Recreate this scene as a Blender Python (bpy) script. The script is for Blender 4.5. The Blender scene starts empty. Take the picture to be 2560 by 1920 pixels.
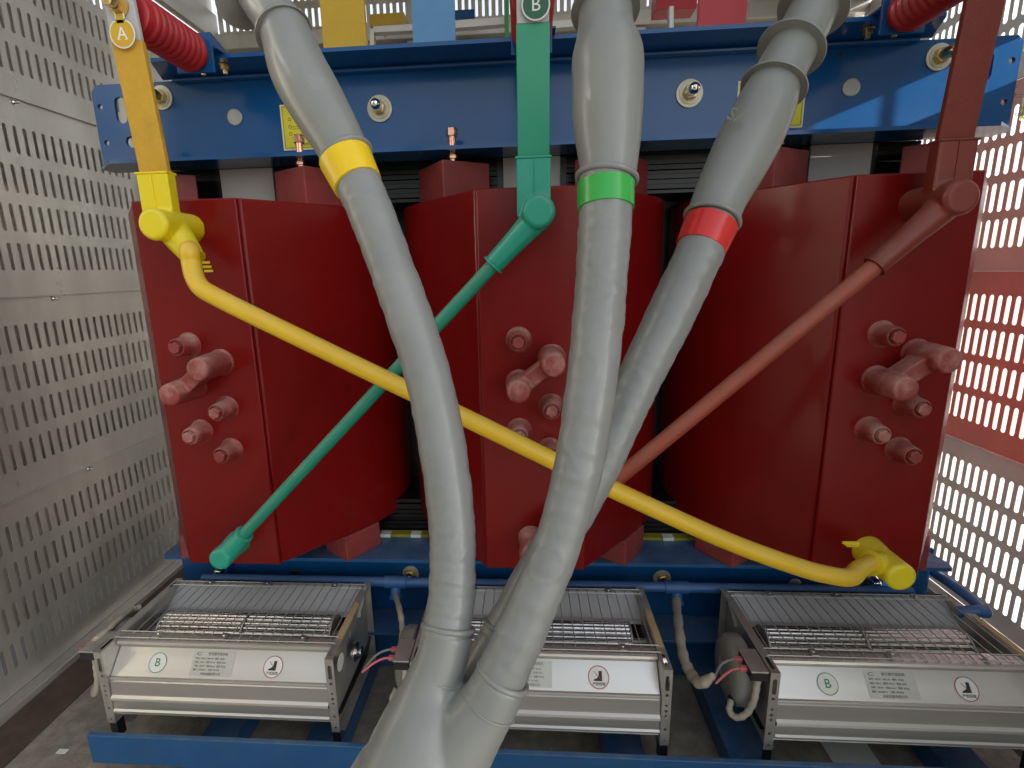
import bpy, math, random
from mathutils import noise as mnoise
from mathutils import Vector, Matrix
random.seed(7)
R=math.radians
sc=bpy.context.scene
col=sc.collection
# ---------------------------------------------------------------- camera
F,CX,CY=1304.44,1222.49,962.24            # focal length and principal point, for a 2560 px wide frame
RT=Vector((0.9972354,0.0700248,-0.0248587)); DN=Vector((-0.0091286,-0.2165576,-0.9762272)); FW=Vector((-0.0737435,0.9737553,-0.2153197))
cam_d=bpy.data.cameras.new('camera'); cam=bpy.data.objects.new('camera',cam_d); col.objects.link(cam); sc.camera=cam
cam_d.sensor_width=36; cam_d.lens=36*F/2560; cam_d.shift_x=(1280-CX)/2560; cam_d.shift_y=-(960-CY)/2560
cam_d.clip_start=0.02; cam_d.clip_end=400
cam.matrix_world=Matrix((( RT.x,-DN.x,-FW.x,0),(RT.y,-DN.y,-FW.y,0),(RT.z,-DN.z,-FW.z,0),(0,0,0,1)))
# ---------------------------------------------------------------- world, sun, exposure
w=bpy.data.worlds.new('World'); sc.world=w; w.use_nodes=True
nt=w.node_tree; bg=nt.nodes['Background']; sk=nt.nodes.new('ShaderNodeTexSky'); sk.sky_type='NISHITA'; sk.sun_disc=False
SUN=Vector((1.0,-0.25,0.38)).normalized()           # direction towards the sun
sk.sun_elevation=math.asin(SUN.z); sk.sun_rotation=math.atan2(SUN.x,SUN.y)
sk.dust_density=2.0; sk.air_density=1.0
hs=nt.nodes.new('ShaderNodeHueSaturation'); hs.inputs['Saturation'].default_value=0.3; nt.links.new(sk.outputs[0],hs.inputs['Color']); nt.links.new(hs.outputs[0],bg.inputs[0]); bg.inputs[1].default_value=0.15
sun_d=bpy.data.lights.new('sun','SUN'); sun_d.energy=5.0; sun_d.angle=R(0.5); sun_d.color=(1,0.95,0.87)
sun=bpy.data.objects.new('sun',sun_d); col.objects.link(sun); sun.rotation_euler=SUN.to_track_quat('Z','Y').to_euler(); sun.location=(4,-3,4)
sc.view_settings.view_transform='Standard'; sc.view_settings.look='None'; sc.view_settings.exposure=1.32; sc.view_settings.gamma=1
sc.render.engine='CYCLES'
sc.cycles.max_bounces=8; sc.cycles.diffuse_bounces=4; sc.cycles.glossy_bounces=4; sc.cycles.caustics_reflective=False; sc.cycles.caustics_refractive=False
sc.cycles.sample_clamp_indirect=6

# ---------------------------------------------------------------- helpers
def ray(px,py): return RT*((px-CX)/F)+DN*((py-CY)/F)+FW
def atY(px,py,y):
    d=ray(px,py); return d*(y/d.y)
def atD(px,py,d): return ray(px,py)*d
ORG={}
def org(o): return ORG.get(o.name,Vector((0,0,0))) if o else Vector((0,0,0))
def tag(o,label=None,cat=None,group=None,kind=None):
    if label: o['label']=label
    if cat: o['category']=cat
    if group: o['group']=group
    if kind: o['kind']=kind
    return o
def empty(name,loc,label=None,cat=None,group=None,kind=None):
    o=bpy.data.objects.new(name,None); col.objects.link(o); o.location=loc; o.empty_display_size=.05
    ORG[o.name]=Vector(loc); return tag(o,label,cat,group,kind)
def kids(o): return [c for c in bpy.data.objects if c.parent==o]
def copy_tree(o,parent=None):
    c=o.copy(); col.objects.link(c); c.parent=parent; ORG[c.name]=org(o)
    for ch in kids(o): copy_tree(ch,c)
    return c
def finish(o,me,mat,parent,bevel,smooth):
    if mat: me.materials.append(mat)
    if smooth is not None:
        for p in me.polygons: p.use_smooth=True
        me.set_sharp_from_angle(angle=R(smooth))
    if bevel:
        b=o.modifiers.new('edges','BEVEL'); b.width=bevel; b.segments=2; b.limit_method='ANGLE'; b.angle_limit=R(40)
    o.parent=parent
    return o
class MB:
    def __init__(s): s.v=[]; s.f=[]
    def add(s,vs,fs):
        n=len(s.v); s.v+= [Vector(v) for v in vs]; s.f+=[[n+i for i in f] for f in fs]; return s
    def box(s,a,b,rot=0,piv=None):
        (x0,y0,z0),(x1,y1,z1)=a,b
        vs=[Vector(p) for p in ((x0,y0,z0),(x1,y0,z0),(x1,y1,z0),(x0,y1,z0),(x0,y0,z1),(x1,y0,z1),(x1,y1,z1),(x0,y1,z1))]
        if rot:
            c=Vector(piv) if piv else sum(vs,Vector())/8; m=Matrix.Rotation(rot,3,'Z'); vs=[m@(v-c)+c for v in vs]
        return s.add(vs,[(0,3,2,1),(4,5,6,7),(0,1,5,4),(1,2,6,5),(2,3,7,6),(3,0,4,7)])
    def obox(s,c,ax,ay,az,h):           # oriented box, axes and half sizes
        c=Vector(c); vs=[]
        for k in (-1,1):
            for (i,j) in ((-1,-1),(1,-1),(1,1),(-1,1)): vs.append(c+ax*i*h[0]+ay*j*h[1]+az*k*h[2])
        return s.add(vs,[(0,3,2,1),(4,5,6,7),(0,1,5,4),(1,2,6,5),(2,3,7,6),(3,0,4,7)])
    def lathe(s,p,axis,prof,n=24,phase=0):   # prof: list of (distance along axis, radius)
        p=Vector(p); a=Vector(axis).normalized(); u=a.orthogonal().normalized()
        if abs(a.y)>.9: u=Vector((1,0,0))
        w_=a.cross(u).normalized(); vs=[]; fs=[]
        for (t,r) in prof:
            for k in range(n):
                th=2*math.pi*k/n+phase; vs.append(p+a*t+(u*math.cos(th)+w_*math.sin(th))*r)
        for i in range(len(prof)-1):
            for k in range(n):
                k2=(k+1)%n; fs.append((i*n+k,i*n+k2,(i+1)*n+k2,(i+1)*n+k))
        fs.append(tuple(range(n-1,-1,-1))); m=(len(prof)-1)*n; fs.append(tuple(m+k for k in range(n)))
        return s.add(vs,fs)
    def cyl(s,p0,p1,r0,r1=None,n=24,phase=0):
        p0=Vector(p0);p1=Vector(p1); L=(p1-p0).length
        return s.lathe(p0,p1-p0,[(0,r0),(L,r0 if r1 is None else r1)],n,phase)
    def tube(s,path,rad,n=20,flat=1.0):
        P=[Vector(p) for p in path]; m=len(P)
        if not hasattr(rad,'__len__'): rad=[rad]*m
        T=[(P[min(i+1,m-1)]-P[max(i-1,0)]).normalized() for i in range(m)]
        u=T[0].orthogonal().normalized(); vs=[];fs=[]
        for i in range(m):
            u=(u-T[i]*u.dot(T[i])).normalized(); w_=T[i].cross(u)
            for k in range(n):
                th=2*math.pi*k/n; vs.append(P[i]+(u*math.cos(th)+w_*math.sin(th)*flat)*rad[i])
        for i in range(m-1):
            for k in range(n):
                k2=(k+1)%n; fs.append((i*n+k,i*n+k2,(i+1)*n+k2,(i+1)*n+k))
        fs.append(tuple(range(n-1,-1,-1))); q=(m-1)*n; fs.append(tuple(q+k for k in range(n)))
        return s.add(vs,fs)
    def prism(s,pts,ax0,ax1,ax2,c,h0,h1):    # 2D outline pts in (ax0,ax1), extruded along ax2 from h0 to h1
        c=Vector(c); n=len(pts); vs=[c+ax0*a+ax1*b+ax2*h0 for a,b in pts]+[c+ax0*a+ax1*b+ax2*h1 for a,b in pts]
        fs=[tuple(range(n-1,-1,-1)),tuple(range(n,2*n))]+[(i,(i+1)%n,n+(i+1)%n,n+i) for i in range(n)]
        return s.add(vs,fs)
    def strip(s,prof,x0,x1,t=.002):          # open profile in (y,z), thin sheet between x0 and x1
        n=len(prof); vs=[]; 
        for x in (x0,x1):
            for (y,z) in prof: vs.append((x,y,z))
            for i,(y,z) in enumerate(prof):
                a=prof[max(i-1,0)]; b=prof[min(i+1,n-1)]; d=Vector((b[0]-a[0],b[1]-a[1])).normalized()
                vs.append((x,y-d[1]*t,z+d[0]*t))
        fs=[]; N=2*n
        for i in range(n-1):
            fs.append((i,i+1,N+i+1,N+i)); fs.append((n+i,N+n+i,N+n+i+1,n+i+1)); fs.append((i,n+i,n+i+1,i+1)); fs.append((N+i,N+i+1,N+n+i+1,N+n+i))
        fs.append((0,N,N+n,n)); fs.append((n-1,2*n-1,N+2*n-1,N+n-1))
        return s.add(vs,fs)
    def build(s,name,mat,parent=None,bevel=0,smooth=35,loc=None):
        o0=org(parent) if parent else (Vector(loc) if loc is not None else None)
        if o0 is None: o0=sum(s.v,Vector())/len(s.v)
        me=bpy.data.meshes.new(name); me.from_pydata([tuple(v-o0) for v in s.v],[],s.f); me.validate()
        o=bpy.data.objects.new(name,me); col.objects.link(o)
        if not parent: o.location=o0
        ORG[o.name]=o0
        import bmesh
        bm=bmesh.new(); bm.from_mesh(me); bmesh.ops.recalc_face_normals(bm,faces=bm.faces); bm.to_mesh(me); bm.free()
        return finish(o,me,mat,parent,bevel,smooth)
def blob(name,mb,mat,parent,voxel=.0035,it=6):      # union of overlapping shapes, softened into one moulded skin
    o=mb.build(name,mat,parent,0,None)
    r=o.modifiers.new('r','REMESH'); r.mode='VOXEL'; r.voxel_size=voxel; r.use_smooth_shade=True
    m=o.modifiers.new('s','SMOOTH'); m.factor=.6; m.iterations=it
    return o
def plate(name,outline,holes,frame,t,mat,parent=None,bevel=0):   # flat plate with real holes; frame=(origin,axU,axV,axN)
    cu=bpy.data.curves.new(name,'CURVE'); cu.dimensions='2D'; cu.fill_mode='BOTH'; cu.extrude=t/2
    for pts in [outline]+holes:
        sp=cu.splines.new('POLY'); sp.points.add(len(pts)-1); sp.use_cyclic_u=True
        for i,(a,b) in enumerate(pts): sp.points[i].co=(a,b,0,1)
    tmp=bpy.data.objects.new('tmp',cu); col.objects.link(tmp)
    dg=bpy.context.evaluated_depsgraph_get(); dg.update(); me=bpy.data.meshes.new_from_object(tmp.evaluated_get(dg)); bpy.data.objects.remove(tmp)
    o0,U,V,N=frame; mb=MB(); mb.add([o0+U*v.co.x+V*v.co.y+N*v.co.z for v in me.vertices],[tuple(p.vertices) for p in me.polygons])
    bpy.data.meshes.remove(me)
    return mb if mat is None else mb.build(name,mat,parent,bevel,30)
def circ(cx,cy,r,n=20,ry=None): return [(cx+r*math.cos(2*math.pi*k/n),cy+(ry or r)*math.sin(2*math.pi*k/n)) for k in range(n)]
def stad(cx,cy,wd,ht,n=8):      # stadium with vertical long axis
    r=wd/2; h=ht/2-r; return [(cx+r*math.cos(math.pi*k/n),cy+h+r*math.sin(math.pi*k/n)) for k in range(n+1)]+[(cx-r*math.cos(math.pi*k/n),cy-h-r*math.sin(math.pi*k/n)) for k in range(n+1)]
def rrect(x0,y0,x1,y1,r,n=4):
    o=[]
    for cx,cy,a in ((x1-r,y1-r,0),(x0+r,y1-r,90),(x0+r,y0+r,180),(x1-r,y0+r,270)):
        for k in range(n+1): o.append((cx+r*math.cos(R(a+90*k/n)),cy+r*math.sin(R(a+90*k/n))))
    return o
X_,Y_,Z_=Vector((1,0,0)),Vector((0,1,0)),Vector((0,0,1))
def text(name,body,size,loc,ax,ay,mat,parent,ext=.0004,align='CENTER'):
    cu=bpy.data.curves.new(name,'FONT'); cu.body=body; cu.size=size; cu.extrude=ext; cu.align_x=align; cu.align_y='CENTER'; cu.resolution_u=3
    tmp=bpy.data.objects.new('tmp',cu); col.objects.link(tmp)
    dg=bpy.context.evaluated_depsgraph_get(); dg.update(); me=bpy.data.meshes.new_from_object(tmp.evaluated_get(dg)); bpy.data.objects.remove(tmp)
    az=ax.cross(ay); loc=Vector(loc); mb=MB(); mb.add([loc+ax*v.co.x+ay*v.co.y+az*v.co.z for v in me.vertices],[tuple(p.vertices) for p in me.polygons])
    bpy.data.meshes.remove(me)
    return mb if mat is None else mb.build(name,mat,parent,0,None)
def spline(pts,n=10):           # Catmull-Rom through points (tuples of any length)
    out=[]; P=[Vector(p) for p in pts]; P=[P[0]*2-P[1]]+P+[P[-1]*2-P[-2]]
    for i in range(1,len(P)-2):
        for k in range(n):
            t=k/n; a,b,c,d=P[i-1],P[i],P[i+1],P[i+2]
            out.append(.5*((2*b)+(c-a)*t+(2*a-5*b+4*c-d)*t*t+(3*b-a-3*c+d)*t**3))
    out.append(P[-2]); return out

# ---------------------------------------------------------------- materials
def mat(name,base,rough=.5,metal=0,var=.0,vscale=6,bump=0,bscale=60,coat=0,dust=0,dustcol=(.42,.36,.3),spec=.5,rvar=0,aniso=None,stain=None,seam=0):
    m=bpy.data.materials.new(name); m.use_nodes=True; n=m.node_tree; L=n.links; b=n.nodes['Principled BSDF']
    b.inputs['Base Color'].default_value=(*base,1); b.inputs['Roughness'].default_value=rough; b.inputs['Metallic'].default_value=metal
    b.inputs['Specular IOR Level'].default_value=spec; b.inputs['Coat Weight'].default_value=coat; b.inputs['Coat Roughness'].default_value=.12
    tc=n.nodes.new('ShaderNodeTexCoord'); src=tc.outputs['Object']
    if aniso:
        mp=n.nodes.new('ShaderNodeMapping'); mp.inputs['Scale'].default_value=aniso; L.new(src,mp.inputs[0]); src=mp.outputs[0]
    def noise(scale,detail=4,rough_=.6):
        t=n.nodes.new('ShaderNodeTexNoise'); t.inputs['Scale'].default_value=scale; t.inputs['Detail'].default_value=detail; t.inputs['Roughness'].default_value=rough_; L.new(src,t.inputs[0]); return t.outputs[0]
    def mapr(x,a,b_,c,d):
        t=n.nodes.new('ShaderNodeMapRange'); L.new(x,t.inputs[0])
        for i,q in enumerate((a,b_,c,d)): t.inputs[i+1].default_value=q
        return t.outputs[0]
    colr=None
    if var:
        mx=n.nodes.new('ShaderNodeMix'); mx.data_type='RGBA'; mx.inputs[6].default_value=(*[c*(1-var) for c in base],1); mx.inputs[7].default_value=(*[min(1,c*(1+var)) for c in base],1)
        L.new(mapr(noise(vscale,6),.3,.7,0,1),mx.inputs[0]); colr=mx.outputs[2]
    if stain:
        mx=n.nodes.new('ShaderNodeMix'); mx.data_type='RGBA'
        if colr: L.new(colr,mx.inputs[6])
        else: mx.inputs[6].default_value=(*base,1)
        mx.inputs[7].default_value=(*stain[0],1); L.new(mapr(noise(stain[1],8,.7),stain[2],stain[2]+.12,0,stain[3]),mx.inputs[0]); colr=mx.outputs[2]
    if dust:
        g=n.nodes.new('ShaderNodeNewGeometry'); sp=n.nodes.new('ShaderNodeSeparateXYZ'); L.new(g.outputs['Normal'],sp.inputs[0])
        up=mapr(sp.outputs[2],-.1,.9,0.06,1); nz=mapr(noise(14,6,.65),.3,.75,.1,1)
        mu=n.nodes.new('ShaderNodeMath'); mu.operation='MULTIPLY'; L.new(up,mu.inputs[0]); L.new(nz,mu.inputs[1])
        m2=n.nodes.new('ShaderNodeMath'); m2.operation='MULTIPLY'; L.new(mu.outputs[0],m2.inputs[0]); m2.inputs[1].default_value=dust
        mx=n.nodes.new('ShaderNodeMix'); mx.data_type='RGBA'
        if colr: L.new(colr,mx.inputs[6])
        else: mx.inputs[6].default_value=(*base,1)
        mx.inputs[7].default_value=(*dustcol,1); L.new(m2.outputs[0],mx.inputs[0]); colr=mx.outputs[2]
        ra=n.nodes.new('ShaderNodeMix'); ra.data_type='FLOAT'; L.new(m2.outputs[0],ra.inputs[0]); ra.inputs[2].default_value=rough; ra.inputs[3].default_value=.85; L.new(ra.outputs[0],b.inputs['Roughness'])
    elif rvar:
        L.new(mapr(noise(vscale*1.7,5),.3,.7,max(.02,rough-rvar),rough+rvar),b.inputs['Roughness'])
    if colr: L.new(colr,b.inputs['Base Color'])
    if bump:
        bp=n.nodes.new('ShaderNodeBump'); bp.inputs['Strength'].default_value=bump; bp.inputs['Distance'].default_value=.004; L.new(noise(bscale,5),bp.inputs['Height']); L.new(bp.outputs[0],b.inputs['Normal'])
    return m
COIL=mat('red_resin',(.185,.0033,.003),.33,stain=((.26,.03,.025),4,.6,.35),var=.12,vscale=3,bump=.10,bscale=28,dust=.09,dustcol=(.42,.2,.17),coat=.12,spec=.22)
COILD=mat('dusty_red_resin',(.25,.026,.022),.5,var=.15,vscale=8,bump=.1,bscale=180,dust=1.0,dustcol=(.62,.36,.31),stain=((.5,.22,.19),14,.52,.6))
BLOCK=mat('pressed_red_block',(.25,.032,.03),.55,var=.25,vscale=12,bump=.2,bscale=120,dust=.5,dustcol=(.5,.3,.27),stain=((.55,.35,.32),9,.62,.5))
BLUE=mat('blue_gloss_paint',(.006,.082,.25),.2,spec=.4,stain=((.02,.11,.27),5,.6,.4),var=.07,vscale=3,bump=.06,bscale=38,coat=.1,rvar=.05)
BLUED=mat('dusty_blue_paint',(.011,.085,.23),.32,var=.1,vscale=5,bump=.05,bscale=50,dust=.45,dustcol=(.25,.32,.36))
GREY=mat('grey_shrink_rubber',(.225,.235,.23),.42,stain=((.33,.33,.31),5,.58,.5),var=.06,vscale=7,bump=.15,bscale=70,coat=.22,rvar=.1,dust=.25,dustcol=(.42,.42,.39))
GREYB=mat('grey_moulded_rubber',(.235,.245,.232),.42,coat=.25,var=.07,vscale=9,bump=.18,bscale=22,rvar=.1,stain=((.42,.42,.4),6,.62,.35))
YELT=mat('yellow_tube',(.82,.53,.02),.38,var=.04,vscale=9,bump=.08,bscale=120,dust=.28,dustcol=(.75,.6,.35))
YELS=mat('yellow_sleeve',(.82,.67,.008),.36,var=.03,vscale=9,bump=.05,bscale=60,dust=.2,dustcol=(.75,.65,.35))
YELB=mat('mustard_paint',(.62,.36,.035),.55,var=.08,vscale=30,bump=.35,bscale=330,spec=.35)
GRET=mat('green_tube',(.008,.27,.175),.4,var=.06,vscale=9,bump=.08,bscale=90,dust=.55,dustcol=(.4,.42,.34))
GRES=mat('green_sleeve',(.01,.34,.225),.34,var=.04,vscale=9,bump=.06,bscale=60,dust=.35,dustcol=(.4,.55,.48))
GREB=mat('green_bar_sleeve',(.018,.31,.175),.3,var=.03,vscale=7,bump=.03,bscale=40)
REDT=mat('rust_red_tube',(.34,.065,.035),.5,var=.08,vscale=9,bump=.1,bscale=100,dust=.5,dustcol=(.4,.27,.2))
REDS=mat('brown_red_sleeve',(.2,.028,.018),.38,var=.06,vscale=9,bump=.06,bscale=60,dust=.4,dustcol=(.42,.22,.18))
REDB=mat('brown_red_paint',(.2,.032,.018),.5,var=.08,vscale=20,bump=.3,bscale=300,spec=.4)
INS=mat('red_insulator_resin',(.36,.012,.018),.38,var=.06,vscale=10,dust=.2,dustcol=(.5,.2,.18))
TAPEY=mat('yellow_tape',(.85,.58,.01),.3,var=.04,vscale=20,bump=.1,bscale=60); TAPEG=mat('green_tape',(.04,.42,.07),.25,var=.04,vscale=20,bump=.1,bscale=60); TAPER=mat('red_tape',(.62,.03,.025),.25,var=.04,vscale=20,bump=.1,bscale=60)
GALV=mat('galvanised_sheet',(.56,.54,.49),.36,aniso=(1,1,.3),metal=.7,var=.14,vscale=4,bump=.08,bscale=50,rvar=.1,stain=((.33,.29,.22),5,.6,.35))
GALVR=mat('glare_lightened_sheet',(.80,.78,.76),.5,metal=.3,var=.1,vscale=4,bump=.05,bscale=50,rvar=.08)  # galvanised sheet lightened to paint in the veiling glare on the right wall
BACKSH=mat('outer_skin_sheet',(.5,.45,.36),.8,metal=0,var=.2,vscale=5)
ZINC=mat('zinc_plate',(.48,.465,.42),.42,metal=.55,var=.2,vscale=14,rvar=.12,stain=((.2,.14,.09),9,.62,.6))
GALVP=mat('bounce_red_sheet',(.88,.31,.26),.45,metal=.1,var=.1,vscale=3,bump=.03,bscale=50); GALVQ=mat('bounce_pink_sheet',(.88,.50,.45),.45,metal=.15,var=.12,vscale=3,bump=.03,bscale=50)  # red bounce light from the coil painted into the sheet colour
DULLY=mat('dull_yellow_strip',(.3,.27,.03),.6,var=.2,vscale=20)
ALU=mat('brushed_aluminium',(.66,.645,.60),.34,metal=.78,var=.06,vscale=5,bump=.03,bscale=90,aniso=(.15,4,4),rvar=.06,stain=((.45,.42,.35),7,.64,.25))
ALUM=mat('bright_impeller',(.75,.74,.72),.22,metal=1,var=.1,vscale=30)
CHROME=mat('bright_bolt',(.7,.7,.68),.14,metal=1,var=.1,vscale=60)
BRASS=mat('yellow_zinc_bolt',(.62,.46,.2),.28,metal=1,var=.25,vscale=50)
COPPER=mat('copper_bolt',(.75,.4,.28),.25,metal=1,var=.2,vscale=50)
WASH=mat('cream_washer',(.62,.58,.42),.4,metal=.25,var=.12,vscale=30)
CAPG=mat('grey_cap',(.4,.41,.38),.5,metal=.3,var=.1,vscale=30)
BLACK=mat('black_lamination',(.006,.006,.007),.35,var=.3,vscale=8); DARK=mat('dark_painted_steel',(.02,.02,.022),.4,var=.3,vscale=12)
LAM=mat('lamination_edges',(.012,.012,.012),.3,metal=.4,var=.4,vscale=20)
WHITEP=mat('light_grey_board',(.5,.5,.49),.5,var=.06,vscale=4)
WHITE=mat('white_print',(.8,.8,.77),.5); BLK=mat('black_print',(.02,.02,.02),.5); PRG=mat('green_print',(.02,.2,.07),.5); PRR=mat('red_print',(.4,.03,.03),.5); PGREY=mat('grey_print',(.12,.12,.11),.5)
TAGY=mat('amber_tag',(.62,.38,.02),.35); TAGG=mat('dark_green_tag',(.008,.1,.045),.3)
STIK=mat('yellow_sticker',(.75,.68,.03),.4,var=.04,vscale=20); PLATE=mat('silver_label',(.55,.55,.5),.45,metal=.4,var=.05,vscale=20); PALE=mat('pale_label',(.8,.8,.74),.5)
HOSE=mat('cloth_tape_hose',(.42,.39,.3),.7,var=.15,vscale=25,bump=.5,bscale=50); PINK=mat('pink_crimp',(.62,.16,.17),.5); CONDU=mat('blue_conduit',(.03,.12,.32),.35,var=.08,vscale=9,dust=.3,dustcol=(.3,.36,.42))
CARD=mat('cardboard',(.55,.4,.2),.8,var=.15,vscale=14,bump=.2,bscale=80); MOTOR=mat('cast_motor_grey',(.27,.27,.25),.55,metal=.2,var=.15,vscale=14,bump=.2,bscale=90)
CONC=mat('concrete_floor',(.3,.265,.21),.9,var=.3,vscale=22,bump=.8,bscale=140,stain=((.1,.085,.065),4,.55,.5)); RUST=mat('rusty_base_steel',(.085,.06,.04),.75,var=.35,vscale=10,bump=.3,bscale=60)
BOUNCE=mat('pale_bounce_slab',(.5,.48,.43),.9,var=.1,vscale=2); DARKW=mat('light_blocker_dark',(.07,.07,.065),.9,var=.2,vscale=2); OUTG=mat('outside_ground',(.13,.125,.11),.9,var=.15,vscale=1.5)

# ---------------------------------------------------------------- setting
FZ=-1.40
g=MB().box((-40,-40,FZ-.30),(40,40,FZ-.18)).build('ground',OUTG,None,0,None); tag(g,kind='structure')
g=MB().box((-1.745,-1.6,FZ-.17),(1.745,3.16,FZ)).build('floor',CONC,None,0,None); tag(g,kind='structure')

g=MB().box((-6.0,-9,FZ-.18),(-4.0,2.2,5)).box((-3.99,-9,FZ-.18),(.2,-6,.9)).build('unseen_light_blocker',DARKW,None,0,None); tag(g,kind='structure')  # unseen dark masses added to cut sky light from the front and left
g=MB().box((1.83,-30,FZ-.179),(30,30,FZ-.16)).build('bounce_slab',BOUNCE,None,0,None); tag(g,kind='structure')  # pale slab added to throw light in from the right and whiten the slots
PITCH,SW,SH,RP=.0368,.0135,.094,.131
def slot_sheet(mb,ax,const,t,u0,u1,rows,v0,v1,SW=.0148,SH=.094):
    """sheet in the plane of constant X or Y with rows of upright rounded slots"""
    n=6
    def P(u,v,s):
        w_=const+(t if s else 0)
        return (w_,u,v) if ax=='X' else (u,w_,v)
    def quad(a,b,c,d):
        for s in (0,1): mb.add([P(*q,s) for q in (a,b,c,d)],[(0,1,2,3)])
    vs=[v0]
    for r in rows: vs+=[r-SH/2-.01,r+SH/2+.01]
    vs.append(v1)
    for i in range(0,len(vs),2): quad((u0,vs[i]),(u1,vs[i]),(u1,vs[i+1]),(u0,vs[i+1]))
    k0=int((u1-u0-.03)/PITCH); m=(u1-u0-k0*PITCH)/2
    for r in rows:
        a,b=r-SH/2-.01,r+SH/2+.01
        for e0,e1 in ((u0,u0+m),(u1-m,u1)): quad((e0,a),(e1,a),(e1,b),(e0,b))
        for k in range(k0):
            c0=u0+m+k*PITCH; c1=c0+PITCH; c=(c0+c1)/2; s0,s1=c-SW/2,c+SW/2
            quad((c0,a),(s0,a),(s0,b),(c0,b)); quad((s1,a),(c1,a),(c1,b),(s1,b))
            st=stad(c,r,SW,SH,n)
            for s in (0,1):
                mb.add([P(s1,b,s),P(s0,b,s)]+[P(*q,s) for q in reversed(st[:n+1])],[tuple(range(n+3))])
                mb.add([P(s0,a,s),P(s1,a,s)]+[P(*q,s) for q in reversed(st[n+1:])],[tuple(range(n+3))])
            L=len(st); mb.add([P(*q,0) for q in st]+[P(*q,1) for q in st],[(i,(i+1)%L,L+(i+1)%L,L+i) for i in range(L)])
    for a,b in (((u0,v0),(u1,v0)),((u1,v0),(u1,v1)),((u1,v1),(u0,v1)),((u0,v1),(u0,v0))):
        mb.add([P(*a,0),P(*b,0),P(*b,1),P(*a,1)],[(0,1,2,3)])
SEAMS=[FZ+.03,-.722,-.052,.614,1.28]
def side_wall(side,label,skin,Y0,material):
    x=1.75*side; t=.002*side
    wl=empty('enclosure_wall',(x,1.5,FZ),label,'slotted wall')
    for k in range(4):
        z0,z1=SEAMS[k]+.0015,SEAMS[k+1]-.0015
        c=(z0+z1)/2; rows=[c+(i-1.5)*RP for i in range(4)]
        for (a,b) in ((Y0,.85),(.853,2.385),(2.43,3.17)) if side<0 else (((1.903,2.385) if k==3 else (1.453,2.385)),(2.43,3.17)):
            if True:
                mb=MB(); slot_sheet(mb,'X',x,t,a,b,rows,z0,z1,*((.0148,.093) if side<0 else (.0185,.104))); mb.build('slotted_panel',material if side<0 or k in (0,3) else (GALVP if k==1 else GALVQ),wl,0,None)  # right slots widened for bloom; middle sections coloured with the coil's red bounce
        # folded lip along each seam, pointing inwards
        if k:
            z=SEAMS[k]; lip=MB().box((min(x,x-.012*side),Y0,z-.001),(max(x,x-.012*side),3.17,z+.0015)).build('seam_lip',material,wl,.0005,None)
            for y in (1.84,2.9):
                MB().lathe((x-.003*side,y,z-.012),(-side,0,0),[(0,.006),(.004,.0065),(.012,.0055),(.018,.003)],12).lathe((x-.003*side,y,z-.012),(-side,0,0),[(0,.0095),(.002,.0095)],12).build('screw',CHROME,wl,0,40)
    if side>0:      # unseen plain sheet added to block the sun; its gap casts the beam streaks
        mb=MB()
        for (a,b,c,d) in ((Y0,1.45,FZ+.03,.6135),(Y0,1.9,.6136,.625),(Y0,1.9,.735,1.285),(Y0,1.43,.6251,.7349),(1.475,1.485,.6251,.7349),(1.70,1.9,.6251,.7349)): mb.box((x-.001,a,c),(x+.002,b,d))
        mb.build('sun_block_panel',GALV,wl,0,None)
    MB().box((x-.002 if side<0 else x-.03,2.385,FZ),(x+.03 if side<0 else x+.002,2.43,1.42)).build('upright',GALV,wl,.001,None)
    MB().box((min(x,x-.04*side),Y0,1.285),(max(x,x-.04*side),3.17,1.42)).build('top_rail',GALV,wl,.002,None)
    # bottom rail with a ledge
    pr=MB().box((min(x,x-.05*side),Y0,FZ+.001),(max(x,x-.05*side),3.17,FZ+.03)); pr.build('bottom_rail',GALV,wl,.002,None)
    if skin:
        MB().box((x-.30,Y0-.4,FZ),(x-.296,3.6,1.25)).build('outer_skin',BACKSH,wl,0,None)
    return wl
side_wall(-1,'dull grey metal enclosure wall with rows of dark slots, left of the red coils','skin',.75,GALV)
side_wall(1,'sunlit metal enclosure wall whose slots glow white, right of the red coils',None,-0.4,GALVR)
wb=empty('rear_enclosure_wall',(0,3.2,FZ),'far metal wall with bright slots seen above the blue beam between the bars','slotted wall')
for k in range(4):
    z0,z1=SEAMS[k]+.0015,SEAMS[k+1]-.0015; c=(z0+z1)/2
    for a,b in ((-1.72,-.62),(-.6,.6),(.62,1.72)):
        mb=MB(); slot_sheet(mb,'Y',3.2,.002,a,b,[c+(i-1.5)*RP for i in range(4)],z0,z1); mb.build('slotted_panel',GALV,wb,0,None)
for a,b in ((-1.72,-.62),(-.6,.6),(.62,1.72)):
    mb=MB(); slot_sheet(mb,'Y',3.2,.002,a,b,[1.395,1.525,1.655],1.315,1.80); mb.build('slotted_panel',GALV,wb,0,None)
MB().box((-1.75,3.13,1.235),(1.75,3.198,1.312)).build('top_rail',GALV,wb,.003,None)
for x in (-.61,.61): MB().box((x-.03,3.15,FZ),(x+.03,3.196,1.80)).build('upright',GALV,wb,.002,None)
for sx in (-1,1):
    MB().box((sx*1.75-.002,.1,1.421),(sx*1.75+.002,3.2,1.80)).build('upper_panel_or_sun_block',GALV,wb,0,None)
MB().box((1.748,.1,1.803),(1.752,1.3,2.9)).build('upper_panel_or_sun_block',GALV,wb,0,None)  # unseen panel added to stop sun coming over the right wall
rf=MB().box((-1.85,1.15,1.80),(1.85,3.3,1.83)).build('roof',GALV,None,0,None); tag(rf,kind='structure')
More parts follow.
